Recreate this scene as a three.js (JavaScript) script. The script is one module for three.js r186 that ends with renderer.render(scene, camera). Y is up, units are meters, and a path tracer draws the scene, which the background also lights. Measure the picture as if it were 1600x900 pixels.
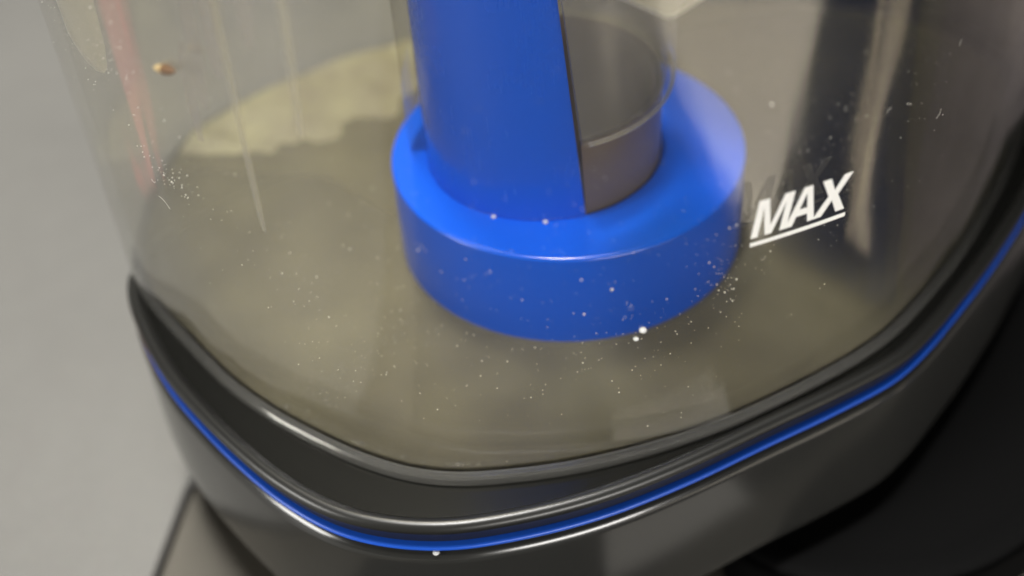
import * as THREE from 'three';
import { mergeGeometries, toCreasedNormals as creasedAtUnitScale } from 'three/addons/utils/BufferGeometryUtils.js';
import { RectAreaLightUniformsLib } from 'three/addons/lights/RectAreaLightUniformsLib.js';
import { RoundedBoxGeometry } from 'three/addons/geometries/RoundedBoxGeometry.js';
import { FontLoader } from 'three/addons/loaders/FontLoader.js';
import { ImprovedNoise } from 'three/addons/math/ImprovedNoise.js';

// ---------------------------------------------------------------- camera, lamps, exposure
const scene = new THREE.Scene();
scene.background = new THREE.Color(0, 0, 0);
const camera = new THREE.PerspectiveCamera(25.36, 16 / 9, 0.01, 30);
const EYE = new THREE.Vector3(-0.01311, 0.17122, 0.20695), FWD = new THREE.Vector3(0, -0.66913, -0.74314);
camera.position.copy(EYE);
camera.up.set(0.07846, 0.74085, -0.66707);
camera.lookAt(EYE.clone().add(FWD));
camera.focus = 0.212;
camera.userData.fStop = 6.5;
const renderer = new THREE.WebGLRenderer({ antialias: true });
renderer.toneMapping = THREE.LinearToneMapping;
renderer.toneMappingExposure = 1.0;
renderer.shadowMap.enabled = true;
RectAreaLightUniformsLib.init();

function tag(o, label, category, group, kind) {
  o.userData.label = label;
  if (category) o.userData.category = category;
  if (group) o.userData.group = group;
  if (kind) o.userData.kind = kind;
  return o;
}
function put(name, geometry, material, parent = scene) {
  const m = new THREE.Mesh(geometry, material);
  m.name = name; m.castShadow = m.receiveShadow = true;
  parent.add(m);
  return m;
}
function thing(name, label, category, group) {
  const g = new THREE.Group(); g.name = name; scene.add(g);
  return tag(g, label, category, group);
}
function lamp(name, label, at, target, w, h, color, intensity, glow) {
  const g = thing(name, label, 'lamp');
  g.position.set(...at); g.lookAt(...target);                        // a group's +z points at the target
  put('housing', new THREE.BoxGeometry(w + 0.04, h + 0.04, 0.03).translate(0, 0, -0.03), new THREE.MeshStandardMaterial({ color: 0xdddddd, roughness: 0.6 }), g);
  put('diffuser', new THREE.BoxGeometry(w, h, 0.008).translate(0, 0, -0.008), new THREE.MeshStandardMaterial({ color: 0xffffff, roughness: 0.8, emissive: new THREE.Color(...color), emissiveIntensity: glow }), g);
  const l = new THREE.RectAreaLight(new THREE.Color(...color), intensity, w, h);
  l.name = name + '_light'; l.rotation.y = Math.PI; l.castShadow = true;   // shines along +z of the group
  g.add(l);
  return g;
}
lamp('ceiling_lamp', 'square diffuser panel lamp overhead behind the tank', [-0.25, 2.1, -0.75], [0, 0, 0], 0.4, 0.4, [1, 0.95, 0.82], 115, 5);
lamp('fill_lamp', 'low wide diffuser panel lamp added as fill for the front of the tank', [0.75, 0.26, 1.75], [0, 0, 0], 0.9, 0.4, [1, 0.97, 0.93], 21, 3);  // unseen fill, added to brighten the MAX face, kept low over the water
lamp('ceiling_lamp_001', 'small diffuser panel lamp overhead in front of the tank', [-0.1, 2.0, 0.15], [0, 0, 0], 0.3, 0.3, [1, 0.98, 0.95], 205, 6);
lamp('fill_lamp_001', 'square diffuser panel lamp added as fill for the left of the tank', [-1.6, 0.5, 0.6], [0, 0, 0], 0.6, 0.6, [1, 0.98, 0.93], 15, 3);  // unseen fill, added to brighten the left walls

// ---------------------------------------------------------------- textures
const toCreasedNormals = (g, a) => creasedAtUnitScale(g.scale(1000, 1000, 1000), a).scale(0.001, 0.001, 0.001);   // the helper rounds to 1 cm
let seed = 7;
const rnd = () => { seed = (seed * 1664525 + 1013904223) >>> 0; return seed / 4294967296; };
const noise = new ImprovedNoise();
const fbm = (x, y, z, o = 4) => { let s = 0, a = 0.5, f = 1; for (let i = 0; i < o; i++) { s += a * noise.noise(x * f, y * f, z + i * 7.3); a *= 0.5; f *= 2.03; } return s; };
function tex(n, fn, srgb) {
  const d = new Uint8Array(n * n * 4);
  for (let j = 0; j < n; j++) for (let i = 0; i < n; i++) {
    const c = fn(i / n, j / n, i, j);
    for (let k = 0; k < 3; k++) d[(j * n + i) * 4 + k] = Math.max(0, Math.min(255, Math.round(255 * (Array.isArray(c) ? c[k] : c))));
    d[(j * n + i) * 4 + 3] = 255;
  }
  const t = new THREE.DataTexture(d, n, n); t.wrapS = t.wrapT = THREE.MirroredRepeatWrapping; t.magFilter = THREE.LinearFilter; t.minFilter = THREE.LinearFilter;
  if (srgb) t.colorSpace = THREE.SRGBColorSpace;
  t.needsUpdate = true;
  return t;
}
const grain = tex(512, () => 0.35 + 0.65 * rnd());
const floorTex = tex(512, (u, v) => { const a = fbm(u * 5, v * 5, 1, 5), b = fbm(u * 40, v * 40, 9, 3); const g = 0.352 + 0.02 * a + 0.012 * b + 0.015 * (rnd() - 0.5); return [g, g * 0.995, g * 0.975]; }, true);
const murkTex = tex(512, (u, v) => { const a = fbm(u * 4, v * 4, 3, 4), b = fbm(u * 11, v * 11, 5, 4); const g = 1 + 0.27 * a + 0.11 * b; return [0.535 * g, 0.512 * g, 0.422 * g * (1 - 0.1 * a)]; }, true);
const smear = tex(512, (u, v) => 0.5 + 0.6 * fbm(u * 3, v * 14, 2, 5) + 0.2 * (rnd() - 0.5));

const glowBankTex = tex(512, (u, v) => { const a = fbm(u * 3, v * 3, 21, 5), b = fbm(u * 30, v * 30, 23, 3); const g = 1 + 0.3 * a + 0.12 * b; return [0.475 * g, 0.455 * g + 0.02 * a, 0.35 * g]; }, true);  // yellowish tone painted for the glow on the rear water
const scuff = tex(512, (u, v) => { const a = fbm(u * 6, v * 6, 11, 5), b = fbm(u * 60, v * 5, 13, 3); return 0.72 + 0.5 * a + 0.25 * b; });
const wobble = tex(256, (u, v) => 0.5 + 0.5 * fbm(u * 9, v * 3, 4, 2));

// ---------------------------------------------------------------- outlines and sweeps
const mm = 0.001;
function outline(pts, n = 360, smooth = 3) {                          // closed plan curve, evenly spaced, points in mm (x, z)
  const c = new THREE.CatmullRomCurve3(pts.map(([x, z]) => new THREE.Vector3(x * mm, 0, z * mm)), true, 'centripetal');
  c.arcLengthDivisions = 2000;
  let p = c.getSpacedPoints(n).slice(0, n);
  for (let k = 0; k < smooth; k++) p = p.map((q, i) => q.clone().multiplyScalar(0.5).addScaledVector(p[(i + 1) % n], 0.25).addScaledVector(p[(i + n - 1) % n], 0.25));
  const nor = p.map((q, i) => { const t = p[(i + 1) % n].clone().sub(p[(i + n - 1) % n]).normalize(); return new THREE.Vector3(t.z, 0, -t.x); });
  let area = 0; p.forEach((q, i) => { const r = p[(i + 1) % n]; area += q.x * r.z - r.x * q.z; });
  if (area < 0) nor.forEach((v) => v.negate());
  const len = [0]; for (let i = 0; i < n; i++) len.push(len[i] + p[i].distanceTo(p[(i + 1) % n]));
  return { p, nor, n, len };
}
// sweep a profile [[offset outwards, height], ...] in mm along an outline; closed profiles join their last point to the first
function sweep(o, prof, closed = false, crease = 0.6) {
  const m = prof.length, pos = [], uv = [], idx = [];
  for (let i = 0; i <= o.n; i++) for (let j = 0; j < m; j++) {
    const q = o.p[i % o.n], v = o.nor[i % o.n], [d, y] = prof[j];
    pos.push(q.x + v.x * d * mm, y * mm, q.z + v.z * d * mm); uv.push(o.len[i], (y + d) * mm);
  }
  const last = closed ? m : m - 1;
  for (let i = 0; i < o.n; i++) for (let j = 0; j < last; j++) {
    const a = i * m + j, b = i * m + (j + 1) % m, c = a + m, d = b + m;
    idx.push(a, c, b, b, c, d);
  }
  const g = new THREE.BufferGeometry();
  g.setAttribute('position', new THREE.Float32BufferAttribute(pos, 3)); g.setAttribute('uv', new THREE.Float32BufferAttribute(uv, 2)); g.setIndex(idx);
  return toCreasedNormals(g, crease);
}
function arcProfile(cx, cy, r, a0, a1, n) { return Array.from({ length: n + 1 }, (_, i) => { const a = (a0 + (a1 - a0) * i / n) * Math.PI / 180; return [cx + r * Math.cos(a), cy + r * Math.sin(a)]; }); }
function plate(o, offset, y0, y1, hole) {                              // solid slab inside an outline
  const s = new THREE.Shape(o.p.map((q, i) => new THREE.Vector2(q.x + o.nor[i].x * offset * mm, -(q.z + o.nor[i].z * offset * mm))));
  if (hole) s.holes.push(hole);
  const g = new THREE.ExtrudeGeometry(s, { depth: (y1 - y0) * mm, bevelEnabled: false });
  g.rotateX(-Math.PI / 2); g.translate(0, y0 * mm, 0);
  return toCreasedNormals(g, 0.5);
}
const tankLine = outline([[-92.3, -2], [-91, 5], [-88, 11.5], [-75, 29.8], [-68, 38.7], [-59, 47.5], [-48, 56], [-41, 60.5], [-33, 64.2], [-25, 66], [-15.7, 66.2], [-4.7, 65.4], [6.5, 63.3], [20.6, 59.2], [30.5, 55], [41, 49.8], [51, 44], [56.6, 40], [61, 36], [67.8, 29], [75.7, 20], [83, 10.5], [99, -13.8],
  [105, -28], [106, -45], [98, -64], [80, -78], [50, -86], [0, -86], [-30, -81], [-49, -74], [-62, -67], [-71, -61], [-78, -55], [-85, -47.5], [-89.5, -38], [-92, -26], [-92.8, -13]]);
const baseLine = outline([[-91.2, 2], [-90.2, 10], [-85.8, 21], [-80, 32], [-73, 42], [-65, 52], [-56, 61.5], [-46, 69], [-37, 72.5], [-27, 74], [-17, 73.3], [-6, 71.3], [3, 68.7], [15, 64], [30, 57], [45, 50], [57, 43.5], [65, 36.5], [72.5, 28.5], [81, 19], [90, 8], [99, -4], [108, -18], [112, -40], [104, -66], [85, -80], [50, -80], [0, -66], [-40, -45], [-62, -28], [-77, -18], [-87, -7]]);

baseLine.p.forEach((q, i) => q.addScaledVector(baseLine.nor[i], 1.3 * mm));

// ---------------------------------------------------------------- materials
const M = {
  floor: new THREE.MeshStandardMaterial({ map: floorTex, color: new THREE.Color(0.5, 0.45, 0.36), roughness: 0.6 }),
  mat: new THREE.MeshStandardMaterial({ map: floorTex, roughness: 0.6, bumpMap: grain, bumpScale: 0.0001 }),
  clear: new THREE.MeshPhysicalMaterial({ color: new THREE.Color(0.95, 0.945, 0.925), transmission: 1, thickness: 0, roughness: 0.085, ior: 1.62, bumpMap: wobble, bumpScale: 0.0006 }),
  sleeve: new THREE.MeshPhysicalMaterial({ color: new THREE.Color(0.8, 0.79, 0.78), transmission: 0.94, thickness: 0, roughness: 0.2, ior: 1.5 }),
  grime: new THREE.MeshPhysicalMaterial({ color: new THREE.Color(0.2, 0.155, 0.125), transmission: 0.42, thickness: 0, roughness: 0.3, ior: 1.5 }),
  solidClear: new THREE.MeshPhysicalMaterial({ color: new THREE.Color(0.55, 0.55, 0.53), transmission: 0.85, thickness: 0.003, roughness: 0.1, ior: 1.49 }),
  milky: new THREE.MeshPhysicalMaterial({ color: new THREE.Color(0.92, 0.9, 0.8), transmission: 0.93, thickness: 0, roughness: 0.4, ior: 1.25 }),
  water: new THREE.MeshPhysicalMaterial({ map: murkTex, transmission: 0.6, thickness: 0.005, roughness: 0.22, ior: 1.33, attenuationColor: new THREE.Color(0.4, 0.38, 0.3), attenuationDistance: 0.005 }),
  tankFloor: new THREE.MeshStandardMaterial({ color: new THREE.Color(0.5, 0.48, 0.4), roughness: 0.5 }),
  blue: new THREE.MeshPhysicalMaterial({ color: new THREE.Color(0.0, 0.078, 0.57), roughness: 0.34, roughnessMap: scuff, ior: 1.5, bumpMap: grain, bumpScale: 0.00002 }),
  seam: new THREE.MeshPhysicalMaterial({ color: new THREE.Color(0.012, 0.09, 0.55), roughness: 0.35 }),
  ledge: new THREE.MeshPhysicalMaterial({ color: new THREE.Color(0.008, 0.008, 0.007), roughness: 0.18, ior: 1.5 }),
  lip: new THREE.MeshPhysicalMaterial({ color: new THREE.Color(0.012, 0.012, 0.011), roughness: 0.36, ior: 1.5 }),
  body: new THREE.MeshPhysicalMaterial({ color: new THREE.Color(0.02, 0.02, 0.0185), roughness: 0.18, ior: 1.6 }),
  black: new THREE.MeshPhysicalMaterial({ color: new THREE.Color(0.003, 0.003, 0.003), roughness: 0.8, specularIntensity: 0.12 }),
  print: new THREE.MeshStandardMaterial({ color: new THREE.Color(0.93, 0.925, 0.89), roughness: 0.5 }),
  streak: new THREE.MeshPhysicalMaterial({ color: new THREE.Color(0.92, 0.9, 0.86), transmission: 0.95, thickness: 0, roughness: 0.3, ior: 1.2 }),
  dust: new THREE.MeshStandardMaterial({ color: new THREE.Color(0.6, 0.585, 0.53), roughness: 0.4 }),
  frosted: new THREE.MeshPhysicalMaterial({ color: new THREE.Color(0.92, 0.9, 0.78), transmission: 0.78, thickness: 0, roughness: 0.4, ior: 1.3 }),
  glintDrop: new THREE.MeshPhysicalMaterial({ color: new THREE.Color(0.9, 0.9, 0.87), roughness: 0.1, transmission: 0.55, thickness: 0.001, ior: 1.33 }),  // drops of water, their bright glint painted in as a whitish base
  bead: new THREE.MeshPhysicalMaterial({ color: new THREE.Color(0.95, 0.95, 0.93), roughness: 0.03, transmission: 0.92, thickness: 0.001, ior: 1.33 }),
};
floorTex.repeat.set(1, 1);

// ---------------------------------------------------------------- floor
const FLOOR = -60;
{
  const g = new THREE.PlaneGeometry(6, 6); g.rotateX(-Math.PI / 2); g.translate(0, FLOOR * mm, 0);
  const uv = g.attributes.uv; for (let i = 0; i < uv.count; i++) uv.setXY(i, uv.getX(i) * 12, uv.getY(i) * 12);
  tag(put('floor', g, M.floor), 'dark brown grey floor under the machine', 'floor', null, 'structure');
  const s = new THREE.Shape([[-108, 110], [-92.5, 14], [-88, 4], [-40, -45], [0, -120], [40, -900], [-1400, -900], [-1400, 700], [-205, 700]].map(([x, z]) => new THREE.Vector2(x * mm, -z * mm)));
  const m = new THREE.ExtrudeGeometry(s, { depth: 2.2 * mm, bevelEnabled: true, bevelSize: 0.8 * mm, bevelThickness: 0.8 * mm, bevelSegments: 3 });
  m.rotateX(-Math.PI / 2); m.translate(0, (FLOOR + 1) * mm, 0);
  const mu = m.attributes.uv, mp = m.attributes.position; for (let i = 0; i < mp.count; i++) mu.setXY(i, mp.getX(i) / 0.4, mp.getZ(i) / 0.4);
  tag(put('floor_mat', m, M.mat), 'pale grey mat on the dark floor, its corner tucked under the machine', 'mat');
}

// ---------------------------------------------------------------- machine
const plinthLine = outline([[-45, -10], [-50, 10], [-35, 32], [-10, 38], [25, 24], [55, -5], [70, -40], [40, -55], [0, -45]], 160);
const base = thing('floor_cleaner', 'dark grey glossy cleaning machine with a thin blue seam under the clear tank', 'floor cleaner');
{
  // flat seat for the tank with a rolled lip at its rim
  put('seat_plate', plate(baseLine, -3.0, -9, -0.6, new THREE.Path(tankLine.p.map((q, i) => new THREE.Vector2(q.x + tankLine.nor[i].x * 0.4 * mm, -(q.z + tankLine.nor[i].z * 0.4 * mm))))), M.ledge, base);
  put('rolled_lip', sweep(baseLine, [[-3.1, -5], [-3.1, -0.7], ...arcProfile(-1.4, -1.0, 1.4, 150, -30, 14), [-0.8, -3], [-1.2, -4.7]], true), M.lip, base);
  put('blue_seam', sweep(baseLine, [[-3.4, -5.4], ...arcProfile(-0.85, -5.95, 0.55, 90, -90, 9), [-3.4, -6.5]], true, 0.9), M.seam, base);
  put('body_shell', sweep(baseLine, [[-3, -6.6], ...arcProfile(-2.5, -9.4, 2.8, 90, 0, 8), [0.5, -32], ...arcProfile(-2.5, -34, 3, 0, -80, 6), [-3.5, -37], [-3.5, -9]], true), M.body, base);
  put('plinth', sweep(plinthLine, [[-3, -36.9], [0, -36.9], [0, FLOOR + 0.3], [-3, FLOOR + 0.3]], true), M.black, base);
  put('bottom_plate', plate(baseLine, -3.4, -36.8, -35), M.black, base);
  // unseen tall blocker added to shade the tank from behind, low foot beside it
  const o = outline([[30, -112], [66, -108], [110, -106], [140, -120], [145, -170], [120, -200], [80, -205], [28, -190], [22, -150]], 160);
  put('shade_tower', sweep(o, [[-20, FLOOR + 0.3], [0, FLOOR + 0.3], [0, 380], ...arcProfile(-12, 380, 12, 0, 90, 6), [-20, 392]]), M.black, base);
  const f = outline([[32, 30], [60, 18], [90, -12], [112, -46], [124, -44], [126, -20], [116, 15], [98, 45], [76, 60], [48, 62], [28, 50]], 200);
  const foot = put('foot_shell', sweep(f, [[0, FLOOR + 0.3], [0, -46], ...arcProfile(-3, -48, 3, 0, 90, 6), [-6, -45]]), M.black, base);
  put('foot_top', plate(f, -5.5, -48, -45.1), M.black, foot);
}

// ---------------------------------------------------------------- clear tank
const tank = thing('water_tank', 'clear plastic water tank with white MAX mark standing in the machine base', 'tank');
const TOP = 150, WALL = 2.4, WATER = 1.6;
{
  { const g = sweep(tankLine, [[0, -9], [0, TOP], [-WALL, TOP], [-WALL, -9]], false), u = g.attributes.uv; for (let i = 0; i < u.count; i++) u.setXY(i, u.getX(i) / 0.15, u.getY(i) / 0.15); put('wall', g, M.clear, tank); }
  put('base_rim', sweep(tankLine, [[-2.2, -1], [-0.2, -1], [-0.2, 0.9], [-0.6, 1.3], [-1.8, 1.3], [-2.2, 0.9]], true), M.solidClear, tank);
  { // unseen cover added to shade the right of the water, open in front
    const pts = tankLine.p.map((q, i) => { const x = q.x + tankLine.nor[i].x * 1.5 * mm, e = (-75 + 113 * Math.max(0, Math.min(1, (x / mm - 6) / 27))) * mm; return new THREE.Vector2(x, -Math.min(e, q.z + tankLine.nor[i].z * 1.5 * mm)); });
    const g = new THREE.ExtrudeGeometry(new THREE.Shape(pts), { depth: 10 * mm, bevelEnabled: false }); g.rotateX(-Math.PI / 2); g.translate(0, (TOP + 0.2) * mm, 0); put('shade_lid', g, M.black, tank); }
  put('floor_plate', plate(tankLine, -WALL - 0.1, -9, -7.6), M.tankFloor, tank);
}

// ---------------------------------------------------------------- dirty water
{
  const g = plate(tankLine, -WALL - 0.15, -7.5, WATER);
  const uv = g.attributes.uv, p = g.attributes.position;
  for (let i = 0; i < p.count; i++) uv.setXY(i, p.getX(i) / 0.16, p.getZ(i) / 0.16);
  tag(put('dirty_water', g, M.water), 'murky olive grey dirty water lying in the clear tank', 'water');
}

// ---------------------------------------------------------------- float ring
{
  const s = new THREE.Shape(); s.absarc(0, 0, 34.2 * mm, 0, Math.PI * 2);
  const h = new THREE.Path(); h.absarc(-4.5 * mm, 0, 23.8 * mm, 0, Math.PI * 2, true); s.holes.push(h);
  const g = new THREE.ExtrudeGeometry(s, { depth: 25.6 * mm, bevelEnabled: true, bevelSize: 0.8 * mm, bevelThickness: 0.8 * mm, bevelSegments: 5, curveSegments: 128 });
  g.rotateX(-Math.PI / 2); g.translate(0, (22 - 26.4) * mm, 0);
  const r = put('float_ring', toCreasedNormals(g, 0.5), M.blue);
  tag(r, 'thick bright blue plastic ring standing in the dirty water', 'float ring');
}

// ---------------------------------------------------------------- guide column
const col = thing('guide_column', 'blue and clear plastic column rising through the blue ring', 'column');
{
  const cx = -4.5, arcShell = (r0, r1, a0, a1, y0, y1, n = 60) => {
    const s = new THREE.Shape(), A = (a) => a * Math.PI / 180;
    s.absarc(0, 0, r1 * mm, A(a0), A(a1), false); s.absarc(0, 0, r0 * mm, A(a1), A(a0), true);
    const g = new THREE.ExtrudeGeometry(s, { depth: (y1 - y0) * mm, bevelEnabled: true, bevelSize: 0.3 * mm, bevelThickness: 0.3 * mm, bevelSegments: 3, curveSegments: n });
    g.rotateX(-Math.PI / 2); g.translate(cx * mm, y0 * mm, 0);
    return toCreasedNormals(g, 0.5);
  };
  // plan angles: 0 along +x, 90 away from the viewer (extrusion is turned, so +angle is -z)
  const panel = (rows, thick, na = 48) => {                           // rows: [height, outer radius, start angle, end angle]; a bent wall whose edges lean
    const pos = [], idx = [], m = 2 * (na + 1);
    rows.forEach(([y, R, a0, a1]) => { for (let k = 0; k < m; k++) { const back = k > na, t = (back ? m - 1 - k : k) / na, a = (a0 + (a1 - a0) * t) * Math.PI / 180, q = back ? R - thick : R; pos.push((cx + q * Math.cos(a)), y, -q * Math.sin(a)); } });
    for (let j = 0; j < rows.length - 1; j++) for (let k = 0; k < m; k++) { const a = j * m + k, b = j * m + (k + 1) % m; idx.push(a, b, a + m, b, b + m, a + m); }
    const g = new THREE.BufferGeometry(); g.setAttribute('position', new THREE.Float32BufferAttribute(pos, 3)); g.setIndex(idx);
    g.setAttribute('uv', new THREE.Float32BufferAttribute(pos.flatMap((v, i) => i % 3 === 0 ? [v / 60 + pos[i + 2] / 60, pos[i + 1] / 60] : []), 2));
    return creasedAtUnitScale(g, 0.6).scale(mm, mm, mm);
  };
  put('blue_panel', panel([[-5, 23.1, -200, -74], [22, 23.2, -200, -75], [85, 23.5, -200, -88], [140, 24, -200, -100]], 2.4), M.blue, col);
  put('clear_sleeve', panel([[39, 25.4, -77, 149], [85, 25.6, -87, 149], [140, 25.8, -99, 149]], 1.7), M.sleeve, col);
  put('grimy_tube', panel([[-3, 22.8, -72, 149], [38, 23, -76, 149]], 1.4), M.grime, col);
  { const t = []; for (let k = 0; k <= 40; k++) { const a = (-74 + 75 * k / 40) * Math.PI / 180; t.push(new THREE.Vector3((cx + 24.8 * Math.cos(a)) * mm, 38.6 * mm, -24.8 * Math.sin(a) * mm)); }
    put('sleeve_rim', new THREE.TubeGeometry(new THREE.CatmullRomCurve3(t), 80, 0.4 * mm, 8), M.milky, col); }
  { const g = new RoundedBoxGeometry(20 * mm, 40 * mm, 20 * mm, 5, 2.2 * mm); g.rotateY(0.72); g.translate(12.5 * mm, 98 * mm, 38 * mm); put('clear_spout', g, M.milky, col); }
  put('clear_rib', arcShell(23.9, 26.4, 150, 176, 23, 140), M.clear, col);
}

// ---------------------------------------------------------------- printed mark
const font = await new FontLoader().loadAsync('fonts/droid/droid_sans_bold.typeface.json');
function wallAt(s, off) {                                             // point on the tank's outer wall, s = distance along the outline
  const o = tankLine, L = o.len[o.n]; s = (((s - 0.0024) % L) + L) % L;
  let i = 0; while (o.len[i + 1] < s) i++;
  const t = (s - o.len[i]) / (o.len[i + 1] - o.len[i]);
  const q = o.p[i].clone().lerp(o.p[(i + 1) % o.n], t), v = o.nor[i].clone().lerp(o.nor[(i + 1) % o.n], t).normalize();
  return q.addScaledVector(v, off * mm);
}
function wallNear(x, z) { let b = 0, d = 1e9; tankLine.p.forEach((q, i) => { const e = (q.x - x * mm) ** 2 + (q.z - z * mm) ** 2; if (e < d) { d = e; b = i; } }); return tankLine.len[b]; }
const mark = { s: 152.3 * mm, y: 43.3, tilt: -0.1 };
{
  const bend = (g) => { const p = g.attributes.position; for (let i = 0; i < p.count; i++) { const q = wallAt(mark.s + p.getX(i), 0.05 + p.getZ(i) / mm); p.setXYZ(i, q.x, mark.y * mm + p.getY(i) + mark.tilt * p.getX(i), q.z); } g.computeVertexNormals(); return g; };
  let x = 0;
  for (const [ch, w] of [['M', 6.6], ['A', 5.7], ['X', 6.4]]) {
    const g = new THREE.ExtrudeGeometry(font.generateShapes(ch, 1), { depth: 0.05 * mm, bevelEnabled: false, curveSegments: 4 });
    g.computeBoundingBox(); const b = g.boundingBox, p = g.attributes.position;
    for (let i = 0; i < p.count; i++) {
      const u = (p.getX(i) - b.min.x) / (b.max.x - b.min.x), v = (p.getY(i) - b.min.y) / (b.max.y - b.min.y);
      p.setXY(i, (x + u * w + v * 1.1) * mm, v * 7.0 * mm);
    }
    put('printed_letter', bend(g), M.print, tank); x += w - 0.25;
  }
  put('printed_underline', bend(new THREE.BoxGeometry(18.6 * mm, 0.75 * mm, 0.05 * mm, 40, 1, 1).translate(9.3 * mm, -1.3 * mm, 0.025 * mm)), M.print, tank);
}


// ---------------------------------------------------------------- films, ribs and dirt on the tank wall, laid out along the outline (s, y) in mm
const lerpT = (t, v) => { let i = 0; while (i < t.length - 2 && t[i + 1][0] < v) i++; const [a, b] = [t[i], t[i + 1]], k = Math.max(0, Math.min(1, (v - a[0]) / (b[0] - a[0]))); return a.slice(1).map((x, n) => x + (b[n + 1] - x) * k); };
// rows: [height, centre s, half width]; a lens-shaped strip of the given thickness, its flat side at offset off
function film(rows, off, thick, nr = 48, nc = 10) {
  const pos = [], idx = [], y0 = rows[0][0], y1 = rows[rows.length - 1][0];
  for (let side = 0; side < 2; side++) for (let j = 0; j <= nr; j++) {
    const y = y0 + (y1 - y0) * j / nr, [c, w] = lerpT(rows, y);
    for (let i = 0; i <= nc; i++) {
      const u = i / nc * 2 - 1, end = Math.min(1, Math.min(j, nr - j) / 3), h = side ? 0 : thick * Math.sqrt(Math.max(0, 1 - u * u)) * end;
      const q = wallAt((c + u * w) * mm, off + Math.sign(off) * (-h)); pos.push(q.x, y * mm, q.z);
    }
  }
  const row = nc + 1, half = (nr + 1) * row;
  for (let side = 0; side < 2; side++) for (let j = 0; j < nr; j++) for (let i = 0; i < nc; i++) {
    const a = side * half + j * row + i, b = a + 1, c = a + row, d = c + 1;
    side ? idx.push(a, b, c, b, d, c) : idx.push(a, c, b, b, c, d);
  }
  const g = new THREE.BufferGeometry(); g.setAttribute('position', new THREE.Float32BufferAttribute(pos, 3)); g.setIndex(idx); g.computeVertexNormals();
  return g;
}
const INNER = -WALL - 0.05, tongue = [[56.6, 22, 2.5], [57.5, 22, 6], [60, 22, 9], [66, 22.5, 11], [80, 23, 12], [120, 24, 12.5]];
tag(put('frosted_tongue', film(tongue, INNER - 0.9, 0.9), M.frosted, tank), 'rounded frosted tongue on the tank corner');  // pale frosted strip on the inner wall
put('moulded_rib', film([[46, 71, 0.4], [54, 71.2, 0.55], [70, 71.6, 0.6], [100, 72.8, 0.7]], INNER - 0.5, 0.5), M.milky, tank);
put('moulded_rib', film([[68, 83.4, 0.5], [72, 83.8, 0.6], [84, 84.6, 0.7], [100, 85.4, 0.7]], INNER - 0.5, 0.5), M.milky, tank);
for (const rows of [[[60, 61.2, 0.8], [66, 61.6, 1.3], [73, 62.4, 1.6], [78, 63, 0.8]], [[67, 64.6, 0.8], [71, 65, 1.4], [80, 66, 1.7], [96, 67.5, 1]], [[74, 69.8, 0.8], [78, 70, 1.5], [86, 70.8, 1.8], [100, 72, 1.3]], [[81, 77.5, 0.8], [86, 78, 1.5], [100, 79, 2]]]) put('pale_streak', film(rows, INNER - 0.1, 0.1), M.streak, tank);  // faint pale translucent strips on the inner wall

// dust, lint and tiny droplets, too small to tell apart
{
  const parts = [], fleck = new THREE.OctahedronGeometry(1, 0);
  const add = (s, y, r, off = 0.04) => {
    const q = wallAt(s * mm, off), g = fleck.clone(); g.scale(r * (0.7 + 0.9 * rnd()), r * (0.6 + 0.5 * rnd()), r * (0.6 + 0.4 * rnd())); g.rotateZ(rnd() * 3); g.rotateY(rnd() * 3); g.scale(mm, mm, mm); g.translate(q.x, y * mm, q.z); parts.push(g);
  };
  const G = () => (rnd() + rnd() + rnd() - 1.5) / 0.75;
  const spread = [[420, 125, 38, 45, 26, 0.075], [70, 148, 4, 36, 8, 0.09], [110, 172, 16, 55, 16, 0.07], [110, 48, 9, 72, 12, 0.07], [55, 55, 7, 51, 3.5, 0.11], [60, 30, 9, 66, 8, 0.06], [70, 128, 12, 30, 8, 0.07], [50, 95, 14, 32, 9, 0.08], [60, 75, 14, 40, 10, 0.06]];
  for (const [n, s0, ds, y0, dy, r] of spread) for (let k = 0; k < n; k++) { const y = y0 + dy * G(); if (y > 6) add(s0 + ds * G(), y, r * (0.5 + 1.3 * rnd() * rnd() + (rnd() < 0.04 ? 1.1 : 0))); }
  const d = put('dust_specks', mergeGeometries(parts), M.dust, tank); d.userData.kind = 'stuff';
  const lint = [];
  for (const [s, y, a, l, b] of [[190, 50, 1.0, 1.7, -0.4], [193, 62, 1.2, 1.1, 0.2], [177, 57, 0.4, 0.9, 0.5], [47, 44, -0.4, 3.2, 0.5], [46, 47, 0.2, 1.4, -0.5], [168, 61, 1.4, 0.8, 0.2]]) {
    const c = new THREE.CatmullRomCurve3([0, 0.35, 0.7, 1].map((t) => { const q = wallAt((s + Math.cos(a) * l * t - Math.sin(a) * b * Math.sin(t * 3)) * mm, 0.06); q.y = (y + Math.sin(a) * l * t + Math.cos(a) * b * Math.sin(t * 3)) * mm; return q; }));
    lint.push(new THREE.TubeGeometry(c, 14, 0.018 * mm, 5));
  }
  const t = put('lint_fibres', mergeGeometries(lint), M.dust, tank); t.userData.kind = 'stuff';
}
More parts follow.
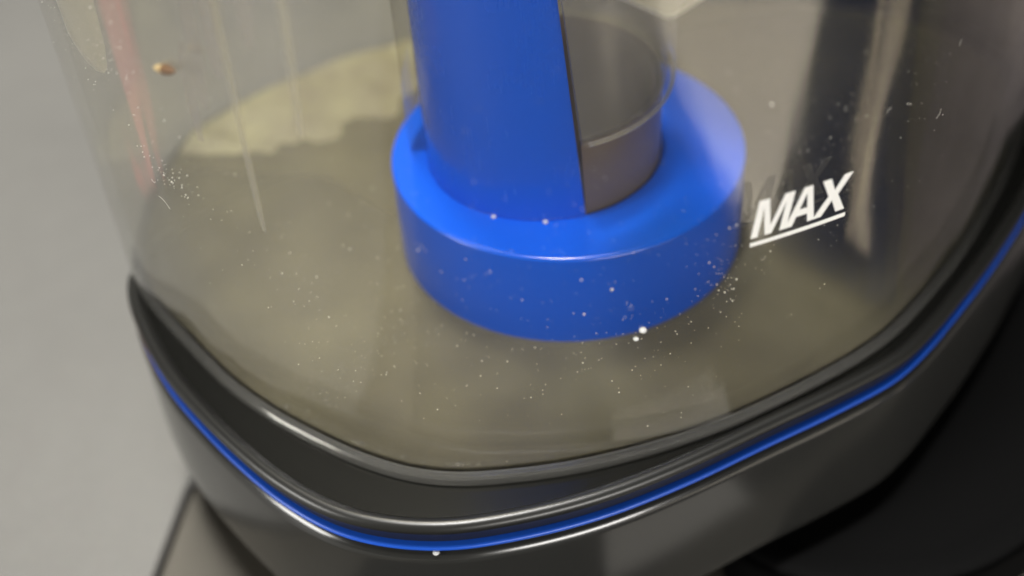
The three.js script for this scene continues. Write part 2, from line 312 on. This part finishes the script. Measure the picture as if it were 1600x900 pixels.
// water drops: on the wall, the seam and the ring; a string of bubbles where the water meets the wall
function drop(name, at, r, flat, parent) { const g = new THREE.SphereGeometry(r * mm, 20, 14); g.scale(1, flat, 1); const m = put(name, g, M.bead, parent); m.position.copy(at); return m; }
{
  const q = wallAt(134.3 * mm, 0.25); q.y = 31 * mm; drop('water_drop', q, 0.6, 0.7, tank).material = M.glintDrop;
  const p = wallAt(133.2 * mm, 0.2); p.y = 29.4 * mm; drop('water_drop', p, 0.45, 0.4, tank).material = M.glintDrop;
  const ring = scene.getObjectByName('float_ring');
  for (const [x, y, z, k] of [[-15.5, 22.2, 21.3, 0.45], [-6, 22.2, 24, 0.5], [30.5, 21.4, 16.5, 0.35], [33, 20.6, 11, 0.3], [-21, 18, 27.6, 0.4], [5, 14, 34.9, 0.35], [-30.5, 12, 17, 0.35]]) drop('water_drop', new THREE.Vector3(x * mm, y * mm, z * mm), k, 0.6, ring).material = M.glintDrop;
  drop('water_drop', new THREE.Vector3(-29.5 * mm, -6.9 * mm, 74.6 * mm), 0.6, 0.6, base).material = M.glintDrop;
  const w = scene.getObjectByName('dirty_water'), bub = [], sph = new THREE.SphereGeometry(1, 10, 8);
  const bubble = (x, y, z, r) => { const g = sph.clone(); g.scale(r * mm, r * mm, r * mm); g.translate(x, y, z); bub.push(g); };
  for (const [a, b, n] of [[63, 66.5, 9], [70.5, 72.5, 4], [78.5, 83.5, 10], [100, 107, 14], [86, 98, 6], [110, 118, 4]]) for (let k = 0; k < n; k++) { const e = wallAt((a + (b - a) * rnd()) * mm, -WALL - 0.4 - 0.5 * rnd()); bubble(e.x, WATER * mm, e.z, 0.12 + 0.3 * rnd() * rnd()); }
  for (let k = 0; k < 70; k++) { const t = rnd() * rnd(); bubble((-50 + 30 * t + 7 * (rnd() - 0.5)) * mm, WATER * mm, (36 - 22 * t * (1 - 0.5 * t) + 8 * (rnd() - 0.5) + (t < 0.25 ? 8 * (0.25 - t) * 4 : 0)) * mm, 0.12 + 0.2 * rnd() * rnd()); }
  const m = put('surface_bubbles', mergeGeometries(bub), M.bead, w); m.userData.kind = 'stuff';
}

// ---------------------------------------------------------------- pale bank, the rear glow put into its colour, running out under water
{
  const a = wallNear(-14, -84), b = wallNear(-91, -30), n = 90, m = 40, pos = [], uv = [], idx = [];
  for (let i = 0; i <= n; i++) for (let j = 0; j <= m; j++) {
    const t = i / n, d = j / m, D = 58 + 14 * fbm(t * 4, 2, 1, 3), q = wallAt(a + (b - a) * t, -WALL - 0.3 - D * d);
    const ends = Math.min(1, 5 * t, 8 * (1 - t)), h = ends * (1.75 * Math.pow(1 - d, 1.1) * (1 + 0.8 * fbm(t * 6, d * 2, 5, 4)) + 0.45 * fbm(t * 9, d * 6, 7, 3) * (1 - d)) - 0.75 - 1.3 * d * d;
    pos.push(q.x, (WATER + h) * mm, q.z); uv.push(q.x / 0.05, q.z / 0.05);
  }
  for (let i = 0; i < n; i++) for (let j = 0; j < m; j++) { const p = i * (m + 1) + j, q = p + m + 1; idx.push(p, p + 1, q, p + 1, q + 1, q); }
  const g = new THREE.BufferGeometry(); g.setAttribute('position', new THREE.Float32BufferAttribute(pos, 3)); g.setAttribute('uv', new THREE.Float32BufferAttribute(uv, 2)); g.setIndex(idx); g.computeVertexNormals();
  tag(put('glow_bank', g, new THREE.MeshPhysicalMaterial({ map: glowBankTex, roughness: 0.55, side: THREE.DoubleSide })), 'pale yellow olive bank added as the glow on the water by the rear tank wall', 'painted_glow');
}

// ---------------------------------------------------------------- husk stuck on the wall
{
  const h = thing('seed_husk', 'tiny brown seed husk stuck on the clear tank wall', 'seed husk');
  const q = wallAt(62 * mm, 0.8), e = wallAt(63 * mm, 0.8); h.position.set(q.x, 74.8 * mm, q.z); h.rotation.y = Math.atan2(-(e.z - q.z), e.x - q.x);
  const spindle = (pts) => new THREE.LatheGeometry(pts.map(([x, y]) => new THREE.Vector2(x * mm, y * mm)), 16).rotateZ(-Math.PI / 2 + 0.22);
  put('dark_tip', spindle([[0.75, 0], [0.8, 0.6], [0.66, 1.5], [0.3, 2.5], [0.001, 3.0]]), new THREE.MeshStandardMaterial({ color: new THREE.Color(0.11, 0.055, 0.02), roughness: 0.5 }), h);
  put('pale_tail', spindle([[0.001, -2.6], [0.3, -2.2], [0.6, -1.2], [0.75, 0]]), new THREE.MeshStandardMaterial({ color: new THREE.Color(0.45, 0.34, 0.17), roughness: 0.5 }), h);
}

// ---------------------------------------------------------------- unseen things added round the machine for their reflections in the clear walls
{
  const fy = (FLOOR + 0.5) * mm, slab = (name, label, cat, pts, color, rough = 0.8, y = fy, hgt = 0.4) => {
    const g = new THREE.ExtrudeGeometry(new THREE.Shape(pts.map(([x, z]) => new THREE.Vector2(x * mm, -z * mm))), { depth: hgt * mm, bevelEnabled: false }); g.rotateX(-Math.PI / 2); g.translate(0, y, 0);
    return tag(put(name, g, new THREE.MeshStandardMaterial({ color: new THREE.Color(...color), roughness: rough })), label, cat);
  };
  slab('added_sheet', 'unseen pale beige sheet added on the floor for its reflection in the tank wall', 'paper', [[132, 112], [150, 113], [260, 149], [345, 178], [330, 330], [180, 340], [140, 200]], [0.74, 0.68, 0.6]);
  slab('added_slip', 'unseen small pale slip added on the floor for its reflection in the machine body', 'paper', [[16, 93], [60, 76], [76, 100], [32, 117]], [0.34, 0.33, 0.31], 0.8, (FLOOR + 1.2) * mm);
  slab('added_cream_strap', 'unseen narrow cream strap added over the navy cloth for its reflection in the tank wall', 'strap', [[128, 60], [168, 70], [214, 79], [256, 88], [256, 95], [214, 86], [168, 77], [128, 65]], [0.85, 0.72, 0.55], 0.6, (FLOOR + 20) * mm, 1);
  slab('added_black_mat', 'unseen black rubber mat added to darken what the front wall mirrors', 'rubber mat', [[-75, 72], [20, 86], [124, 66], [128, 420], [-90, 420]], [0.004, 0.004, 0.004], 0.9);  // added to keep the front reflections dark
  slab('added_red_strap', 'unseen tapered red strap added on the pale mat for its reflection in the tank wall', 'strap', [[-190, -42], [-250, -46], [-350, -60], [-350, -125], [-250, -72], [-195, -50]], [0.3, 0.13, 0.125], 0.7, (FLOOR + 4.4) * mm, 1);
  // folded cloths: a height field with soft folds
  const cloth = (name, label, x0, x1, z0, z1, color, amp, f, ph, shear = 0) => {
    const n = 70, g = new THREE.PlaneGeometry((x1 - x0) * mm, (z1 - z0) * mm, n, n); g.rotateX(-Math.PI / 2);
    const p = g.attributes.position;
    for (let i = 0; i < p.count; i++) {
      const x = p.getX(i) / mm, z = p.getZ(i) / mm, a = fbm(x * f + ph, z * f * 0.5, ph, 3), e = Math.min(1, 4 * Math.min(0.5 - Math.abs(x / (x1 - x0)), 0.5 - Math.abs(z / (z1 - z0))));
      p.setXYZ(i, (x + (x0 + x1) / 2 + 9 * a) * mm, (FLOOR + 1 + e * amp * Math.abs(a) * 2.2 + 2 * e) * mm, (z + shear * (x + (x1 - x0) / 2) + (z0 + z1) / 2 + 9 * fbm(x * f, z * f, 3 + ph, 2)) * mm);
    }
    g.computeVertexNormals();
    return tag(put(name, g, new THREE.MeshStandardMaterial({ color: new THREE.Color(...color), roughness: 0.9, side: THREE.DoubleSide })), label, 'cloth');
  };
  cloth('added_cloth', 'unseen dark navy cloth added right of the machine for its dark reflection', 134, 330, 30, 106, [0.006, 0.011, 0.036], 10, 0.03, 2.5, 0.32);
  cloth('added_cloth_001', 'unseen mauve grey cloth added right of the machine for its reflection', 136, 330, -190, 26, [0.06, 0.05, 0.05], 26, 0.022, 6.1);
}

renderer.render(scene, camera);
